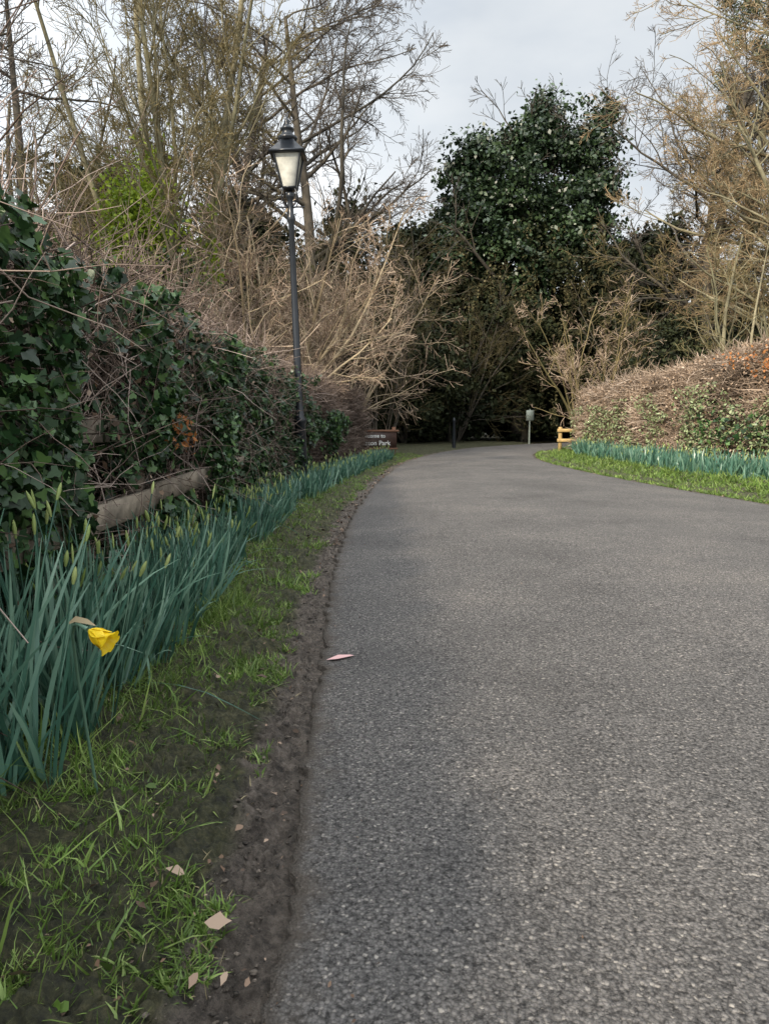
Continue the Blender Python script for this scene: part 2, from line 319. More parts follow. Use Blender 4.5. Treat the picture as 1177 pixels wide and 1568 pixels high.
# ------------------------------------------------------------------ daffodils
def daffs(name,C2,H,base_z=.03,per=26,wmul=1.0,buds=3,arch=0.1):
    b=B(); n=len(C2)
    ci=np.repeat(np.arange(n),per); N=len(ci)
    h=H[ci]*(.4+.68*R.random(N)); ang=R.random(N)*2*math.pi; lean=R.random(N)*.42; gl=R.normal(size=(n,2))*.15
    P0=np.stack([C2[ci,0]+R.normal(size=N)*.03,C2[ci,1]+R.normal(size=N)*.03,np.full(N,base_z)],-1)
    D=np.stack([np.cos(ang)*lean+gl[ci,0]+.05,np.sin(ang)*lean+gl[ci,1],np.ones(N)],-1)
    flop=R.random(N)<arch
    Pp=np.where(flop[:,None,None],wander(P0,D,h*1.1,9,.07,-.2),wander(P0,D,h,9,.055,-.01))
    Pp[:,:,2]=np.maximum(Pp[:,:,2],.03)
    sa=R.random(N)*math.pi*2; sd=np.stack([np.cos(sa),np.sin(sa),0*sa],-1)
    w=(.0125*wmul*(.6+.7*R.random(N)))[:,None]*np.array([.8,1,1,1,.97,.92,.82,.6,.15])
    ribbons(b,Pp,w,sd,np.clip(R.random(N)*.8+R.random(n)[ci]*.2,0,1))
    ci=np.repeat(np.arange(n),buds); ci=ci[R.random(len(ci))<.8]; N=len(ci); h=H[ci]*(.7+.45*R.random(N))
    P0=np.stack([C2[ci,0]+R.normal(size=N)*.04,C2[ci,1]+R.normal(size=N)*.04,np.full(N,base_z)],-1)
    D=np.stack([R.normal(size=N)*.2,R.normal(size=N)*.2,np.ones(N)],-1)
    Pp=wander(P0,D,h,5,.03,0); tubes(b,Pp,np.full((N,5),.003*wmul),4,R.random(N)*.7,0)
    t=nrm(nrm(Pp[:,-1]-Pp[:,-2])+R.normal(size=(N,3))*.12); bl=.045+.03*R.random(N)
    Q=np.stack([Pp[:,-1]+t*(bl*f)[:,None] for f in(0,.25,.55,.85,1)],1)
    tubes(b,Q,np.array([.003,.0058,.0068,.004,.0006])[None]*np.ones((N,1))*(.6+.6*wmul*R.random((N,1))),6,R.random(N),1)
    return b.build(name,[dafm,budm],smooth=True)
by=[1.3,2.0,3.3,5.6,8.5,12,16,19]; bx=[-1.0,-.86,-.9,-1.0,-.98,-.6,-.1,.3]
hy=[1.5,2,3.3,5.6,8.5,19]; hv=[.76,.73,.55,.42,.34,.3]
n=112; y=1.85+6.5*R.random(n)**1.15; x=np.interp(y,by,bx)-.03-.42*R.random(n)**1.2; 
k=np.array([nz(a*3,c*2.2,44)>-.22 for a,c in zip(x,y)]); x,y=x[k],y[k]
daffs('daffodils',np.stack([x,y],-1),np.interp(y,hy,hv)*(.78+.36*R.random(len(y))),per=24)
n=190; y=7.5+11*R.random(n); x=np.interp(y,by,bx)-.03-.35*R.random(n)
daffs('daffodils',np.stack([x,y],-1),np.interp(y,hy,hv),per=16,wmul=1.5,buds=1)
n=330; y=8.2+12.5*R.random(n); s=np.interp(y,RC[0][:,1],RC[1]); Pq=samp(RC,s); 
x=Pq[:,0]+.95+1.0*R.random(n)
daffs('daffodils',np.stack([x,y],-1),np.full(n,.38)*(.7+.5*R.random(n)),per=16,wmul=1.8,buds=1,base_z=.12)
b=B()
c=np.array([-.665,1.62,.575]); ax=nrm(np.array([.86,-.25,-.42])); u=nrm(np.cross(ax,[0,0,1.])); w_=np.cross(ax,u)
prof=[(0,.004),(.012,.008),(.024,.0135),(.038,.016),(.05,.019),(.058,.026),(.06,.029)]
ks=36; rowsv=[]
for tt,rr in prof:
    a=np.arange(ks)*2*math.pi/ks; rf=rr*(1+.13*np.sin(a*6+1)*(tt/.06)**3+.05*np.sin(a*13)*(tt/.06)**4)
    rowsv.append(c+ax*tt+rf[:,None]*(np.cos(a)[:,None]*u+np.sin(a)[:,None]*w_))
V=np.stack(rowsv,0); idx=np.arange(V.shape[0]*ks).reshape(-1,ks); nx=np.roll(idx,-1,1)
b.add(V,np.stack([idx[:-1],nx[:-1],nx[1:],idx[1:]],-1).reshape(-1,4),.6,1)
for i in range(6):
    a=i*math.pi/3+.2; rdv=math.cos(a)*u+math.sin(a)*w_; sdv=np.cross(ax,rdv)
    pl=[];L6=6
    for j in range(L6):
        t=j/(L6-1); wd=.013*math.sin(math.pi*min(1,t*.9+.12))
        q=c+ax*(.004+.046*t)+rdv*(.006+.022*t-.006*t*t)
        pl+= [q-sdv*wd,q+rdv*.002,q+sdv*wd]
    idx=np.arange(L6*3).reshape(L6,3); b.add(pl,np.stack([idx[:-1,:-1],idx[:-1,1:],idx[1:,1:],idx[1:,:-1]],-1).reshape(-1,4),.9,1)
st=np.array([[[-.78,1.9,.03],[-.775,1.85,.2],[-.755,1.76,.4],[-.725,1.67,.55],[-.707,1.64,.582],[-.69,1.63,.585],c-ax*.004]])
tubes(b,st,np.array([[.004,.004,.0038,.0036,.0036,.004,.006]]),8,np.array([.7]),0)
sp=np.array([[[-.72,1.645,.585],[-.70,1.632,.598],[-.67,1.625,.594],[-.65,1.62,.586]]])
ribbons(b,sp,np.array([[.006,.014,.012,.002]]),np.array([[0.,.5,.86]]),np.array([.6]),2)
b.build('daffodil_flower',[dafm,yel,papery],smooth=True)

# ------------------------------------------------------------------ hedges
def hedge(path,w,N,side,twr=.004,tl=.35,bias=1.0):
    cs=smooth_curve(path); b=B(); Ltot=cs[1][-1]
    def at(s):
        p=samp(cs,s); q=samp(cs,np.minimum(s+.1,Ltot)); r=samp(cs,np.maximum(s-.1,0)); T=nrm((q-r)[:,:2]); Nn=np.stack([T[:,1],-T[:,0]],-1)*side
        return p[:,:2],p[:,2],Nn
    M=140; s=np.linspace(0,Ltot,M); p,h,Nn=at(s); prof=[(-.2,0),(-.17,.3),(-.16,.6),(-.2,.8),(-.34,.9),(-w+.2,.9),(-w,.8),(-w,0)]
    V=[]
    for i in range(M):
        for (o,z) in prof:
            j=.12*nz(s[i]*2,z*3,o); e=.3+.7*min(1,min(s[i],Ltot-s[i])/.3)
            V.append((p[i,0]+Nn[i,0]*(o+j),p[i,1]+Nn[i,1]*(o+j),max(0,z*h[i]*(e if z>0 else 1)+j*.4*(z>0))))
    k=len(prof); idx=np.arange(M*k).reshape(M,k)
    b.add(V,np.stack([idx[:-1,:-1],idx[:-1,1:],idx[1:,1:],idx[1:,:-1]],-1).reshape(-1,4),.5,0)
    s=Ltot*R.random(N)**bias; p,h,Nn=at(s); top=R.random(N)<.4; zz=np.where(top,.97,R.random(N))
    o=np.where(top,-w*R.random(N),0.0); bul=np.array([.18*nz(a*1.6,c_*1.5,3)+.1*nz(a*5,c_*4,3) for a,c_ in zip(s,zz*2)])
    P0=np.zeros((N,3)); P0[:,:2]=p+Nn*(o+bul-.16)[:,None]; P0[:,2]=zz*h-.14*top+bul*top*1.2
    N3=np.concatenate([Nn,np.zeros((N,1))],1)
    D=np.where(top[:,None],np.array([0,0,1.]),N3*.8+np.array([0,0,.25]))+R.normal(size=(N,3))*.55
    ln=tl*(.35+1.0*R.random(N)**2.5); Pt=wander(P0,D,ln,4,.28,.03); 
    tubes(b,Pt,twr*np.array([1.1,1,.8,.45])[None]*(.5+.9*R.random((N,1))),3,np.clip(R.random(N)*.75+bul*1.5+.1,0,1),1)
    return b,at,Ltot
lp=[(-1.45,-1.5,1.8),(-1.5,1.5,1.86),(-1.5,4,1.82),(-1.55,7,1.82),(-1.62,10,1.9),(-1.5,12.7,1.9),(-1.12,15.5,1.8),(-.62,18.5,1.68),(-.42,19.6,1.62)]
b,at,Lt=hedge(lp,1.5,52000,1,twr=.0042,tl=.36,bias=1.1)
N=1300; s=1+8*R.random(N)**1.1; p,h,Nn=at(s)
P0=np.zeros((N,3)); P0[:,:2]=p-Nn*(.0+1.6*R.random(N))[:,None]; P0[:,2]=h*(.4+.6*R.random(N))
Pt=wander(P0,np.array([.1,0,1.])+R.normal(size=(N,3))*.6,.5+.9*R.random(N),8,.2,-.02)
tubes(b,Pt,.0032*np.linspace(1.2,.4,8)[None]*(.6+.9*R.random((N,1))),4,R.random(N)*.8,1)
g=Pt[:,2:7].reshape(-1,3); N=len(g); Pt=wander(g,randdir(N)+np.array([0,0,.3]),.1+.22*R.random(N),4,.25,0); tubes(b,Pt,np.full((N,4),.0017)*np.array([1,1,.8,.4]),3,R.random(N)*.8,1)
N=3600; s=1+11*R.random(N); p,h,Nn=at(s)
P0=np.zeros((N,3)); P0[:,:2]=p+Nn*(-.04+.22*R.random(N))[:,None]; P0[:,2]=h*(.1+.9*R.random(N))
Pt=wander(P0,R.normal(size=(N,3))*np.array([.25,1,.8]),.3+.5*R.random(N),7,.22,-.05)
tubes(b,Pt,.0026*np.linspace(1.2,.4,7)[None]*(.6+.9*R.random((N,1))),4,R.random(N),1)
# ivy leaves
N=56000; s=.8+17*R.random(N)**1.35; p,h,Nn=at(s); z=h*(.04+.94*R.random(N))
dens=np.array([nz(a*1.3,c_*1.7,7)+.7*nz(a*3.6,c_*3.6,2) for a,c_ in zip(s,z)])-np.clip((s-8.5)/8,0,1)*.45-np.clip(z-1.2,0,1)*.5+.05
k=dens>-.34+.42*R.random(N); s,p,h,Nn,z,dens=s[k],p[k],h[k],Nn[k],z[k],dens[k]; N=len(s)
off=.02+.2*R.random(N)**.7+.25*np.clip(dens,0,.5)
off=np.where((z<.74)&(z>.4)&(s<8)&(dens<.12),off*.4,off)
P=np.concatenate([p+Nn*off[:,None],z[:,None]],1); N3=np.concatenate([Nn,np.full((N,1),.5)],1)
leaves(b,P,N3+R.normal(size=(N,3))*.8,.026+.036*R.random(N)+.0012*s,np.clip(R.random(N)**1.6*.85+np.clip(dens,0,.5)*.4,0,1),IVY,2)
N=1100; s=1+9*R.random(N); p,h,Nn=at(s); P=np.concatenate([p+Nn*(.05+.2*R.random(N))[:,None],(h*(.2+.7*R.random(N)))[:,None]],1)
leaves(b,P,randdir(N),.025+.03*R.random(N),R.random(N),CURL,3)
for cy,cz in((4.4,1.0),(4.55,.93)):
    N=22; leaves(b,np.array([-1.22,cy,cz])+R.normal(size=(N,3))*np.array([.03,.08,.05]),randdir(N),.045,R.random(N)*.6,CURL,4)
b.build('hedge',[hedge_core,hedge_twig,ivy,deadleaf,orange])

rp=[(9.5,3,2.6),(7.9,8,2.55),(6.75,12.2,2.42),(6.1,15.5,2.12),(5.55,18.6,1.86),(5.3,20.6,1.68)]
RPC=smooth_curve(rp)
b,at,Lt=hedge(rp,2.2,50000,-1,twr=.0065,tl=.38,bias=.8)
N=20000; s=Lt*R.random(N); p,h,Nn=at(s); z=h*(.02+.75*R.random(N)**1.25); dens=np.array([nz(a*1.1,c_*1.5,17)+.6*nz(a*5,c_*5,9) for a,c_ in zip(s,z)])-(z-.9)*.12
k=dens>-.02; p,h,Nn,z=p[k],h[k],Nn[k],z[k]; N=len(z); P=np.concatenate([p+Nn*(.0+.22*R.random(N))[:,None],z[:,None]],1)
leaves(b,P,np.concatenate([Nn,np.full((N,1),.5)],1)+R.normal(size=(N,3))*.8,.04+.05*R.random(N),R.random(N),OVAL,2)
N=11000; s=Lt*R.random(N)**.8; p,h,Nn=at(s); top=R.random(N)<.4; z=np.where(top,h*(.98+.06*R.random(N)),h*R.random(N)); o=np.where(top,-2*R.random(N),.02+.15*R.random(N))
leaves(b,np.concatenate([p+Nn*o[:,None],z[:,None]],1),randdir(N),.03+.04*R.random(N),R.random(N),OVAL,3)
def patch(N,y0,sy,z0,sz,sh,mi,ls):
    yy=y0+sy*R.normal(size=N); s=np.interp(yy,RPC[0][:,1],RPC[1]); p,h,Nn=at(s); z=z0+sz*R.normal(size=N)
    leaves(b,np.concatenate([p+Nn*(.1+.16*R.random(N))[:,None],np.clip(z,.15,h+.05)[:,None]],1),randdir(N)+np.array([-.5,-.5,.3]),ls+.03*R.random(N),R.random(N),sh,mi)
patch(250,12.3,.4,2.0,.15,OVAL,4,.05); patch(200,11.9,.3,1.8,.15,OVAL,4,.05); patch(60,13.4,.4,2.1,.1,OVAL,4,.04)
patch(500,11.7,.25,1.2,.3,IVY,5,.07); patch(260,13.6,.7,.8,.25,IVY,5,.06)
b.build('hedge',[hedge_core,beech_twig,ivy_pale,beech,orange,ivy])

# ------------------------------------------------------------------ box helper / fence
def box(b,c,sz,rot=0,mi=0,rnd=.5,jit=0,pitch=0):
    sx,sy,sz_=[v/2 for v in sz]; bev=min(sx,sy,sz_)*.12
    bmv=[]
    for z,ins in((-sz_,bev),(-sz_+bev,0),(sz_-bev,0),(sz_,bev)):
        for x_,y_ in((-1,-1),(1,-1),(1,1),(-1,1)): bmv.append((x_*(sx-ins),y_*(sy-ins),z))
    V=np.array(bmv,float); 
    if jit: V+=R.normal(size=V.shape)*jit
    F=[[0,3,2,1],[12,13,14,15]]
    for l in range(3):
        for i in range(4): F.append([l*4+i,l*4+(i+1)%4,l*4+4+(i+1)%4,l*4+4+i])
    cp,sp_=math.cos(pitch),math.sin(pitch); V=V@np.array([[1,0,0],[0,cp,sp_],[0,-sp_,cp]])
    cr,sr=math.cos(rot),math.sin(rot); V=V@np.array([[cr,sr,0],[-sr,cr,0],[0,0,1]])
    b.add(V+np.array(c),F,rnd,mi)
b=B(); fx=[-1.28,-1.29,-1.3,-1.34,-1.4]; fy=[.2,2.0,3.8,5.6,7.4]
for i in range(5):
    box(b,(fx[i]-.12,fy[i]+.35,.58),(.11,.11,1.12),jit=.002,rnd=R.random())
for i in range(4):
    for z in(.62,1.0):
        cx=(fx[i]+fx[i+1])/2-(.08 if z>.9 else 0); cy=(fy[i]+fy[i+1])/2+.35; rot=math.atan2(-(fx[i+1]-fx[i]),fy[i+1]-fy[i])
        box(b,(cx+R.normal()*.008,cy,z+R.normal()*.015),(.036,1.79,.12),rot=rot,jit=.0015,rnd=R.random(),pitch=R.normal()*.012)
b.build('wooden_fence',[wood])

# ------------------------------------------------------------------ street lamp
lamp=bpy.data.objects.new('street_lamp',None); scene.collection.objects.link(lamp); lamp.location=(-1.33,12,0); lamp.rotation_euler=(0,rad(-1.7),0)
def lathe(name,prof,k,mat,parent,smooth=True,rot=0):
    b=B(); a=np.arange(k)*2*math.pi/k+rot; V=np.stack([np.stack([r*np.cos(a),r*np.sin(a),np.full(k,z)],-1) for z,r in prof],0)
    idx=np.arange(len(prof)*k).reshape(-1,k); nx=np.roll(idx,-1,1)
    b.add(V,np.stack([idx[:-1],nx[:-1],nx[1:],idx[1:]],-1).reshape(-1,4),.5)
    b.add(V[[0,-1]].reshape(-1,3),np.array([list(range(k))[::-1],list(range(k,2*k))]),.5)
    return b.build(name,[mat],smooth=smooth,parent=parent)
lathe('post',[(0,.13),(.05,.13),(.07,.1),(.1,.095),(.95,.088),(.98,.11),(1.03,.11),(1.07,.08),(1.3,.062),(2.6,.054),(4.05,.044),(4.1,.065),(4.16,.065),(4.2,.045),(4.4,.04),(4.44,.06),(4.5,.07),(4.53,.03)],20,black,lamp)
q=math.pi/4
lathe('lantern_floor',[(4.53,.05),(4.56,.15),(4.585,.155),(4.59,.13)],4,black,lamp,False,q)
lathe('lantern_glass',[(4.59,.135),(5.05,.275)],4,glassm,lamp,False,q)
b=B()
for i in range(4):
    a=q+i*math.pi/2; P=np.array([[[.15*math.cos(a),.15*math.sin(a),4.58],[.292*math.cos(a),.292*math.sin(a),5.06]]]); tubes(b,P,np.full((1,2),.014),6,np.array([.5]))
    P=np.array([[[.05*math.cos(a),.05*math.sin(a),4.3],[.12*math.cos(a),.12*math.sin(a),4.33],[.16*math.cos(a),.16*math.sin(a),4.42],[.15*math.cos(a),.15*math.sin(a),4.5],[.12*math.cos(a),.12*math.sin(a),4.56]]]); tubes(b,P,np.full((1,5),.011),6,np.array([.5]))
b.build('lantern_frame',[black],parent=lamp)
lathe('lantern_rim',[(5.04,.3),(5.05,.375),(5.075,.38),(5.09,.35)],4,black,lamp,False,q)
lathe('lantern_roof',[(5.09,.35),(5.16,.26),(5.24,.17),(5.27,.15)],4,black,lamp,False,q)
lathe('lantern_vent',[(5.27,.13),(5.3,.15),(5.33,.15),(5.35,.09),(5.42,.08),(5.44,.1),(5.46,.1),(5.49,.05),(5.52,.03),(5.55,.045),(5.58,.03),(5.62,.012),(5.67,.004)],16,black,lamp)
cb=lathe('cross_bar',[(-.22,.011),(.22,.011)],8,black,lamp); cb.rotation_euler=(0,rad(90),0); cb.location=(0,0,4.3)

# ------------------------------------------------------------------ park sign
sg=bpy.data.objects.new('park_sign',None); scene.collection.objects.link(sg); sg.location=(-.3,19.9,0); sg.rotation_euler=(0,0,rad(4))
def part(name,items,mat,parent):
    b=B(); [box(b,*i) for i in items]; return b.build(name,[mat],parent=parent)
part('post_1',[((-.62,0,.4),(.1,.1,.82))],signwood,sg); part('post_2',[((.55,0,.4),(.1,.1,.82))],signwood,sg)
part('board',[((-.03,-.06,.47),(1.3,.03,.42))],signb,sg)
part('top_rail',[((-.03,-.05,.71),(1.42,.09,.05))],signwood,sg); part('bottom_rail',[((-.03,-.05,.235),(1.36,.07,.04))],signwood,sg)
for txt,z,nm,sz in(('Welcome to',.53,'lettering_1',.14),('Eaton Park',.33,'lettering_2',.17)):
    cu=bpy.data.curves.new(nm,'FONT'); cu.body=txt; cu.size=sz; cu.align_x='RIGHT'; cu.extrude=.003; cu.offset=.003
    to=bpy.data.objects.new(nm,cu); scene.collection.objects.link(to); dg=bpy.context.evaluated_depsgraph_get()
    me=bpy.data.meshes.new_from_object(to.evaluated_get(dg)); bpy.data.objects.remove(to); me.materials.clear(); me.materials.append(whitep)
    ob=bpy.data.objects.new(nm,me); scene.collection.objects.link(ob); ob.parent=sg; ob.location=(.45 if sz>.16 else .32,-.08,z); ob.rotation_euler=(rad(90),0,0)
bp=bpy.data.objects.new('black_post',None); scene.collection.objects.link(bp); bp.location=(2.35,25.2,0)
lathe('shaft',[(0,.07),(.1,.065),(.9,.045),(.95,.06),(1.0,.055),(1.06,.02)],12,black,bp)
ns=bpy.data.objects.new('notice_sign',None); scene.collection.objects.link(ns); ns.location=(5.7,29.3,0)
lathe('pole',[(0,.035),(1.4,.03)],10,palegreen,ns); part('panel',[((0,-.05,1.15),(.3,.02,.4))],palegreen,ns)
b=B(); 
for x in(5.0,5.75): box(b,(x,21.2,.42),(.09,.09,.75),rnd=.5)
for z in(.42,.7): box(b,(5.38,21.13,z),(.95,.04,.09),rnd=.5)
b.build('timber_barrier',[sunlitwood])

# ------------------------------------------------------------------ fallen leaves, litter
b=B()
def scatter(n,ya,yb,oa,ob_,sz,z=.012,C=LC,side=1):
    y=ya+(yb-ya)*R.random(n)**1.4; s=np.interp(y,C[0][:,1],C[1]); P=samp(C,s); T=nrm(samp(C,s+.05)-P); Nn=np.stack([-T[:,1],T[:,0]],-1)*side
    XY=P+Nn*(oa+(ob_-oa)*R.random(n))[:,None]; P3=np.concatenate([XY,np.full((n,1),z)+R.random((n,1))*.012],1)
    leaves(b,P3,np.array([0,0,1.])+R.normal(size=(n,3))*.5,sz*(.3+1.1*R.random(n)**1.5),R.random(n)**1.8,CURL,0)
scatter(420,1,9,.02,.5,.018,z=.022); scatter(110,1,6,.2,.8,.032,z=.045); scatter(500,6,20,0,.35,.04); scatter(120,1,12,-.2,.03,.009,z=.026); scatter(50,1.2,8,-3.5,-.1,.009,z=.05)
scatter(170,8,22,-.05,.3,.05,C=RC,side=-1)
leaves(b,np.array([[-.335,1.37,.045]]),np.array([[.1,-.3,1.]]),.052,np.array([.9]),CURL*np.array([1.5,1,.8]),0)
leaves(b,np.array([[-.345,1.22,.04],[-.36,1.72,.04],[-.3,1.9,.035]]),np.array([[.1,-.3,1.],[.3,0,1],[0,.2,1]]),.03,np.array([.7,.6,.8]),CURL,0)
b.build('fallen_leaves',[deadleaf])
b=B(); b.add([(-.25,3.05,.026),(-.2,3.04,.034),(-.13,3.1,.03),(-.15,3.12,.027),(-.2,3.09,.036)],[[0,1,2,3,4]],.5)
lm=amat('litter_paper',[(.6,.3,.3),(.7,.5,.48)],.5); b.build('litter',[lm])

# ------------------------------------------------------------------ trees
def lv(n,kids,ang,lr,wob,up,s=.3,rr=.6,k=3,rmin=.005,taper=.8):
    return dict(n=n,kids=kids,ang=ang,lr=lr,wob=wob,up=up,s=s,rr=rr,k=k,rmin=rmin,taper=taper)
def place(ob,name,x,y,rot=0,s=1,sz=None):
    o=bpy.data.objects.new(name,ob.data); scene.collection.objects.link(o); o.location=(x,y,0); o.rotation_euler=(0,0,rot); o.scale=(s,s,sz or s); return o
b=B(); col=[]
st=[((0,0,0),(-.1,.0,1),13.5,.12),((.15,0,0),(.1,.1,1),14,.12),((-.1,.1,0),(-.36,-.1,1),12,.09),((.1,.1,0),(.2,-.1,1),12.5,.08),((0,-.1,0),(-.22,.3,1),12,.08),((.2,.1,0),(.02,-.15,1),13,.09),((-.1,.1,0),(-.02,.2,1),13,.08)]
grow(b,[s[0] for s in st],[s[1] for s in st],[s[2] for s in st],[s[3] for s in st],
 [lv(14,14,38,.3,.045,.02,s=.2,rr=.45,k=9,rmin=.02),lv(8,9,38,.42,.12,.08,s=.15,rr=.55,k=5,rmin=.01),lv(6,7,38,.5,.14,.05,s=.15,k=4,rmin=.007),lv(4,4,40,.55,.15,.02,s=.1,k=3,rmin=.005),lv(4,0,0,0,.15,0,k=3,rmin=.0045)],0,1,col)
stemP=col[0][:, :7].reshape(-1,3); ii=R.integers(0,len(stemP),9000); P=stemP[ii]+randdir(9000)*(.1+.42*R.random((9000,1)))+np.array([0,0,1])*R.normal(size=(9000,1))*.45
P=P[(P[:,2]>.5)&(P[:,2]<5.5)]; 
dens=np.array([nz(*v) for v in P*1.1]); P=P[dens>-.05]; hi=(P[:,2]>3.9)
leaves(b,P[~hi],randdir((~hi).sum()),.11,R.random((~hi).sum()),DIAM,2)
leaves(b,P[hi],randdir(hi.sum()),.12,R.random(hi.sum()),DIAM,3)
for c_,sg_,m_,nn_ in(((-.95,-.5,4.9),(.22,.25,.5),3,1700),((-.35,-.5,5.1),(.2,.25,.6),3,1500),((-.75,-.5,4.3),(.35,.3,.3),3,900),((-.5,-.4,3.8),(.5,.3,.4),2,1500),((-.1,-.4,3.1),(.3,.3,.7),2,1500)):
    P=np.array(c_)+R.normal(size=(nn_,3))*np.array(sg_); leaves(b,P,randdir(nn_)+np.array([-.3,-.5,.3]),.11,R.random(nn_),DIAM,m_)
treeB=b.build('ivy_clad_tree',[bark_olive,twig_olive,ivy,ivy_sunlit],loc=(-4.3,16,0))
def spread(H,r0,lean=(0,0,1),trunkfrac=.3,kids=(17,9,8,6),up=.03,l1=.6,rm=.007):
    b=B()
    grow(b,[(0,0,0)],[lean],[H],[r0],[lv(12,kids[0],58,l1,.05,.02,s=trunkfrac,rr=.55,k=10,rmin=.03),lv(10,kids[1],45,.42,.13,up,s=.15,rr=.55,k=6,rmin=.018),lv(7,kids[2],42,.48,.15,up,s=.15,rr=.6,k=4,rmin=.012),lv(5,kids[3],42,.5,.16,.0,s=.1,k=3,rmin=rm+.001),lv(4,0,0,0,.16,0,k=3,rmin=rm)],0,1)
    return b
b=spread(14.5,.3,kids=(23,9,8,6),l1=.56,rm=.007); treeC=b.build('bare_tree',[bark_dark,twig_grey],loc=(-2.3,28,0))
b=spread(15,.26,kids=(23,8,8,5),l1=.5,rm=.007); treeC2=b.build('bare_tree',[bark_olive,twig_brown],loc=(14.0,26,0))
b=spread(12,.22,kids=(14,9,7,5),trunkfrac=.2); treeC3=b.build('bare_tree',[bark_dark,twig_olive],loc=(-9.5,21,0))
place(treeC,'bare_tree',-6.4,31,2.1,1.1); place(treeC,'bare_tree',13,31,1.0,.95); place(treeC2,'bare_tree',18.5,31,2.5,1.2)
place(treeC3,'bare_tree',-15,30,2.2,1.1); place(treeC,'bare_tree',-8.4,11.5,.7,.75)
place(treeC2,'bare_tree',12.3,21.5,4.0,.66); place(treeC3,'bare_tree',11.5,27,3.3,.95); place(treeC3,'bare_tree',16,23,5,.95)
place(treeC,'bare_tree',-13,18,4.5,.8); place(treeC2,'bare_tree',16,27,5.4,1.1)
def coppice(H,nst,r0,spreadv,kids=(9,8,6),lean=(0,0),rm=.006):
    b=B(); a=R.random(nst)*2*math.pi; q=spreadv*(.3+.9*R.random(nst))
    D=np.stack([np.cos(a)*q+lean[0],np.sin(a)*q+lean[1],np.ones(nst)],-1); P0=np.stack([np.cos(a)*.25,np.sin(a)*.25,0*a],-1)
    grow(b,P0,D,H*(.7+.4*R.random(nst)),np.full(nst,r0)*(.6+.7*R.random(nst)),[lv(10,kids[0],40,.38,.08,.02,s=.15,rr=.5,k=6,rmin=.014),lv(6,kids[1],42,.5,.16,.02,s=.1,k=4,rmin=.009),lv(5,kids[2],42,.5,.18,.0,s=.1,k=3,rmin=rm),lv(4,0,0,0,.18,0,k=3,rmin=rm)],0,1)
    return b
b=coppice(6.2,13,.05,.5,kids=(12,7,5),lean=(.15,-.05),rm=.0055); shD=b.build('hawthorn_shrub',[twig_pale,twig_tan],loc=(-3.2,17.8,0))
place(shD,'hawthorn_shrub',-1.4,20.6,2.0,.95); place(shD,'hawthorn_shrub',-4.6,20.5,4.0,1.0)
place(shD,'hawthorn_shrub',-6.5,15,1.2,.72);place(shD,'hawthorn_shrub',-5.0,9.5,3.2,.5);place(shD,'hawthorn_shrub',-3.6,12.8,5.2,.45);place(shD,'hawthorn_shrub',-4.4,6.2,2.2,.42)
b=coppice(6.6,10,.045,.42,kids=(9,7,5),lean=(.05,-.05),rm=.0055); shE=b.build('elder_shrub',[bark_dark,twig_shade],loc=(-.1,25.5,0))
place(shE,'elder_shrub',2.8,31,2,1.0); place(shE,'elder_shrub',9.8,27.5,4,.85); place(shE,'elder_shrub',13,24,1,.85); place(shE,'elder_shrub',-8,24,1,1); place(shE,'elder_shrub',-2.2,25,3,1.15)
b=coppice(4.6,13,.045,.32,kids=(7,5,3)); b.build('coppiced_tree',[twig_olive,twig_tan],loc=(6.5,23.6,0))
b=coppice(6.5,5,.07,.22,kids=(7,6,4)); o=b.build('coppiced_tree',[bark_olive,twig_olive],loc=(9.4,19.5,0))
place(o,'coppiced_tree',11,20,2,1.0)
# E: evergreen tree
b=B(); grow(b,[(0,0,0)],[(0,0,1)],[13],[.35],[lv(10,20,50,.4,.04,.02,s=.3,k=9,rmin=.05),lv(7,7,40,.5,.1,.05,k=5,rmin=.02),lv(5,5,40,.5,.1,0,k=3,rmin=.012),lv(4,0,0,0,.1,0,k=3,rmin=.01)],0)
for cx,cy,cz,rx,rz,nc in ((-.3,0,10.6,2.6,2.2,110),(-2.3,-.4,11.0,1.3,1.5,55),(-2.1,-.6,12.0,.8,.8,22),(.9,-.2,12.8,1.2,1.3,44),(.6,0,14.1,.55,.9,18),(-.5,0,12.6,.8,.7,20),(2.3,0,12.0,1.1,1.2,38),(3.3,.1,13.3,.55,1.1,18),(2.9,-.2,10.8,1.1,1.3,38),(1.8,-.5,9.2,1.6,1.6,60),(-1.9,-.6,8.8,1.6,1.7,60),(3.1,-.2,8.2,1.0,1.4,30),(-3.0,-.2,8.2,1.0,1.1,26),(0,-.8,7.6,2.1,1.8,60)):
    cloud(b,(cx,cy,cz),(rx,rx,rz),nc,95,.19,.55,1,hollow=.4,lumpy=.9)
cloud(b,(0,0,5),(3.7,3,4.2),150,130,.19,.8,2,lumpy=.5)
for i in range(90):
    a=R.random()*6.28; rr=2.2+1.6*R.random(); z0=3.5+5.5*R.random(); n=150; t=R.random(n)
    P=np.stack([rr*math.cos(a)+R.normal(size=n)*.16*(1.3-t),rr*math.sin(a)*.8+R.normal(size=n)*.16,z0-t*(1.2+2*R.random())],-1); P=P[P[:,2]>.1]
    leaves(b,P,randdir(len(P)),.13,R.random(len(P)),DIAM,3)
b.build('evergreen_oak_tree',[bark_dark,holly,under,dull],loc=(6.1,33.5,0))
b=B(); grow(b,[(0,0,0)],[(0,0,1)],[9],[.25],[lv(8,10,60,.3,.04,.02,k=8,rmin=.04),lv(5,0,0,0,.1,0)],0)
for cx,cz,r in((0,7.6,1.8),(-1.6,6.6,1.7),(1.6,6.8,1.8),(-.6,9,1.0),(.9,8.8,1.0),(0,4.5,2.6),(-2.4,4.6,1.6),(2.2,4.2,1.8)):
    cloud(b,(cx,0,cz),(r,r,r),int(28*r),110,.2,.6,1,hollow=.4,lumpy=.6)
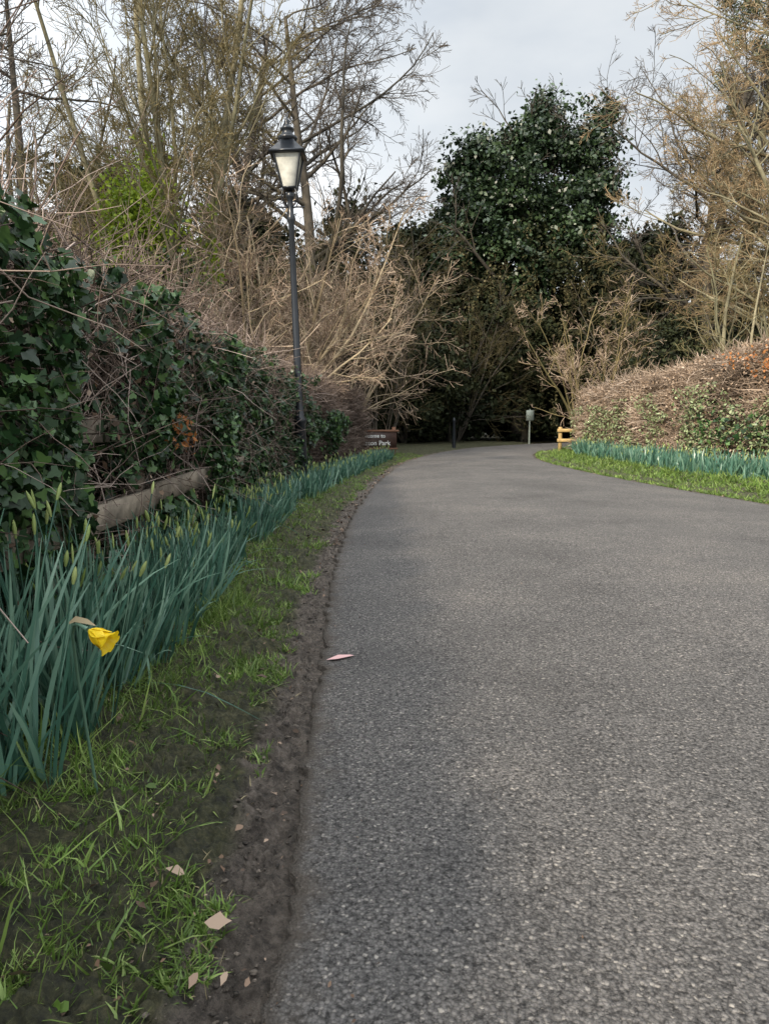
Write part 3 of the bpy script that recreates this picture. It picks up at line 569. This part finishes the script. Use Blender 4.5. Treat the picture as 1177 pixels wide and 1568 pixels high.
yw=b.build('yew_tree',[bark_dark,under],loc=(1.6,36,0)); place(yw,'yew_tree',-6.5,35,1.5,1.1); place(yw,'yew_tree',-12.5,34,.5,1.2); place(yw,'yew_tree',13.5,38,2.5,1.05); place(yw,'yew_tree',-17,27,2,1.1); place(yw,'yew_tree',4.0,38.5,4,1.15); place(yw,'yew_tree',10.5,33.5,4,.85)
b=B(); cloud(b,(0,0,2.2),(2.6,2.2,2.8),150,110,.17,.6,0,hollow=.35,lumpy=.5); grow(b,np.zeros((6,3)),R.normal(size=(6,3))*.4+np.array([0,0,1]),np.full(6,4.5),np.full(6,.06),[lv(7,8,45,.5,.1,.02,k=4),lv(5,6,45,.5,.15,0),lv(4,0,0,0,.15,0)],1)
bu=b.build('holly_bush',[under,bark_dark],loc=(.8,29.5,0))
for i,(x,y,s,z) in enumerate([(-2.5,26.5,.9,1.1),(3.3,33.5,1.2,1.3),(7.5,37.5,1.3,1.5),(11.5,37,1.3,1.3),(9.3,38,1.2,1.0),(10,41,1.5,1.3),(6.5,36.3,.8,.8),(16.5,38,1.5,1.4),(20,36,1.5,1.4),(-6,28,1.2,1.3),(-10,27,1.4,1.3),(-14.5,24,1.4,1.2),(-2,33,1.3,1.9),(9.8,24.3,.8,.8),(13,26.5,1,1.0),(16.5,29,1.2,1.1),(10,27.0,.7,.8),(-19,21,1.5,1.2),(1.5,37,1.5,1.8),(5,40,1.6,1.9),(20,25,1.3,1.3),(-9,17,.9,.9),(-12,13,1,.9)]):
    place(bu,'holly_bush',x,y,i*1.3,s,z)
b=B()
for i in range(26):
    x=-50+i*4+R.normal()*1; h=5.5+2.5*R.random(); cloud(b,(x,52+R.normal()*3,h*.5),(3.4,3,h*.62),60,80,.34,1.1,0,hollow=.3)
b.build('distant_woodland',[under])
b=B(); col=[]; grow(b,[(0,0,0)],[(0.02,0,1)],[20],[.38],[lv(12,26,72,.2,.02,.01,s=.68,k=8,rmin=.06),lv(7,6,40,.4,.12,.06,k=4,rmin=.03),lv(5,0,0,0,.1,.1,k=3,rmin=.015)],0,None,col)
tips=np.concatenate([col[1][:,3:].reshape(-1,3),col[2][:,2:].reshape(-1,3)]); tips=tips[R.random(len(tips))<.8]
n=34; P=(tips[:,None]+R.normal(size=(len(tips),n,3))*np.array([.24,.24,.12])).reshape(-1,3)
leaves(b,P,randdir(len(P))+np.array([0,0,.4]),.15,np.clip(np.repeat(R.random(len(tips)),n)*.5+R.random(len(P))*.5,0,1),DIAM*np.array([.6,1.2,1]),1)
b.build('pine_tree',[bark_olive,pine],loc=(16.6,36.5,0))

# ------------------------------------------------------------------ light, sky, camera
w=bpy.data.worlds.new('World'); scene.world=w; w.use_nodes=True; nt=w.node_tree; L=nt.links
for n_ in list(nt.nodes): nt.nodes.remove(n_)
out=nt.nodes.new('ShaderNodeOutputWorld'); sky=nt.nodes.new('ShaderNodeTexSky'); sky.sky_type='NISHITA'; sky.sun_disc=False
sd=Vector((-.46,-.7,.52)).normalized(); el=math.asin(sd.z); sky.sun_elevation=el; sky.sun_rotation=math.atan2(sd.x,sd.y)
bg=nt.nodes.new('ShaderNodeBackground'); bg.inputs[1].default_value=.12; L.new(sky.outputs[0],bg.inputs[0])
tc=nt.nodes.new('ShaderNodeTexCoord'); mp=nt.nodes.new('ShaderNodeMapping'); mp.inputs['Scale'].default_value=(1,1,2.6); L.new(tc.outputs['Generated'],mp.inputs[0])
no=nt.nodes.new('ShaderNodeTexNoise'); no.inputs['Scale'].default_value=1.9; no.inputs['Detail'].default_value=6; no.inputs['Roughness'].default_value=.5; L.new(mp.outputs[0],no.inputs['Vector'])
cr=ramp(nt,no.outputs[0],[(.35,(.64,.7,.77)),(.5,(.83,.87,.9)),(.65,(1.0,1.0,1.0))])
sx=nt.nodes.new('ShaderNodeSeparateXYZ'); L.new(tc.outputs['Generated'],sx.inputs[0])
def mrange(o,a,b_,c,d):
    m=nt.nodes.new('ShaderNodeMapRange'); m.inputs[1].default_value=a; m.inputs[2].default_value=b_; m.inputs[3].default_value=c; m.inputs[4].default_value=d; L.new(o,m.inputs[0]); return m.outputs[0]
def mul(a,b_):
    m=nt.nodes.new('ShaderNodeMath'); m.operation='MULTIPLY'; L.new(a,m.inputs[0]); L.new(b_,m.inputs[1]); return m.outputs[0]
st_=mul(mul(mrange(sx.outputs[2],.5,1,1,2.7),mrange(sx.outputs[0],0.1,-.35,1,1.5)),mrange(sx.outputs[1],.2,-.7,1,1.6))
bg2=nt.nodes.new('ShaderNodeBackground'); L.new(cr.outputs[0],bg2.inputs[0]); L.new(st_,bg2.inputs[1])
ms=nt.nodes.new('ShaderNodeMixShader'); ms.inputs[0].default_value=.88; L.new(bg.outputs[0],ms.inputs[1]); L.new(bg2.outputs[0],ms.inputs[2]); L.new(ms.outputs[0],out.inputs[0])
sl=bpy.data.lights.new('sun','SUN'); sl.energy=5; sl.angle=rad(3); sl.color=(1,.87,.69); so=bpy.data.objects.new('sun',sl); scene.collection.objects.link(so)
so.rotation_euler=(-sd).to_track_quat('-Z','Y').to_euler()
cam=bpy.data.cameras.new('camera'); co=bpy.data.objects.new('camera',cam); scene.collection.objects.link(co)
co.location=(0,0,1.05); co.rotation_euler=(rad(90-7.25),0,0); cam.sensor_fit='VERTICAL'; cam.sensor_height=36; cam.lens=26; cam.clip_end=1000; cam.clip_start=.05
scene.camera=co
scene.view_settings.view_transform='Standard'; scene.view_settings.look='None'; scene.view_settings.exposure=0
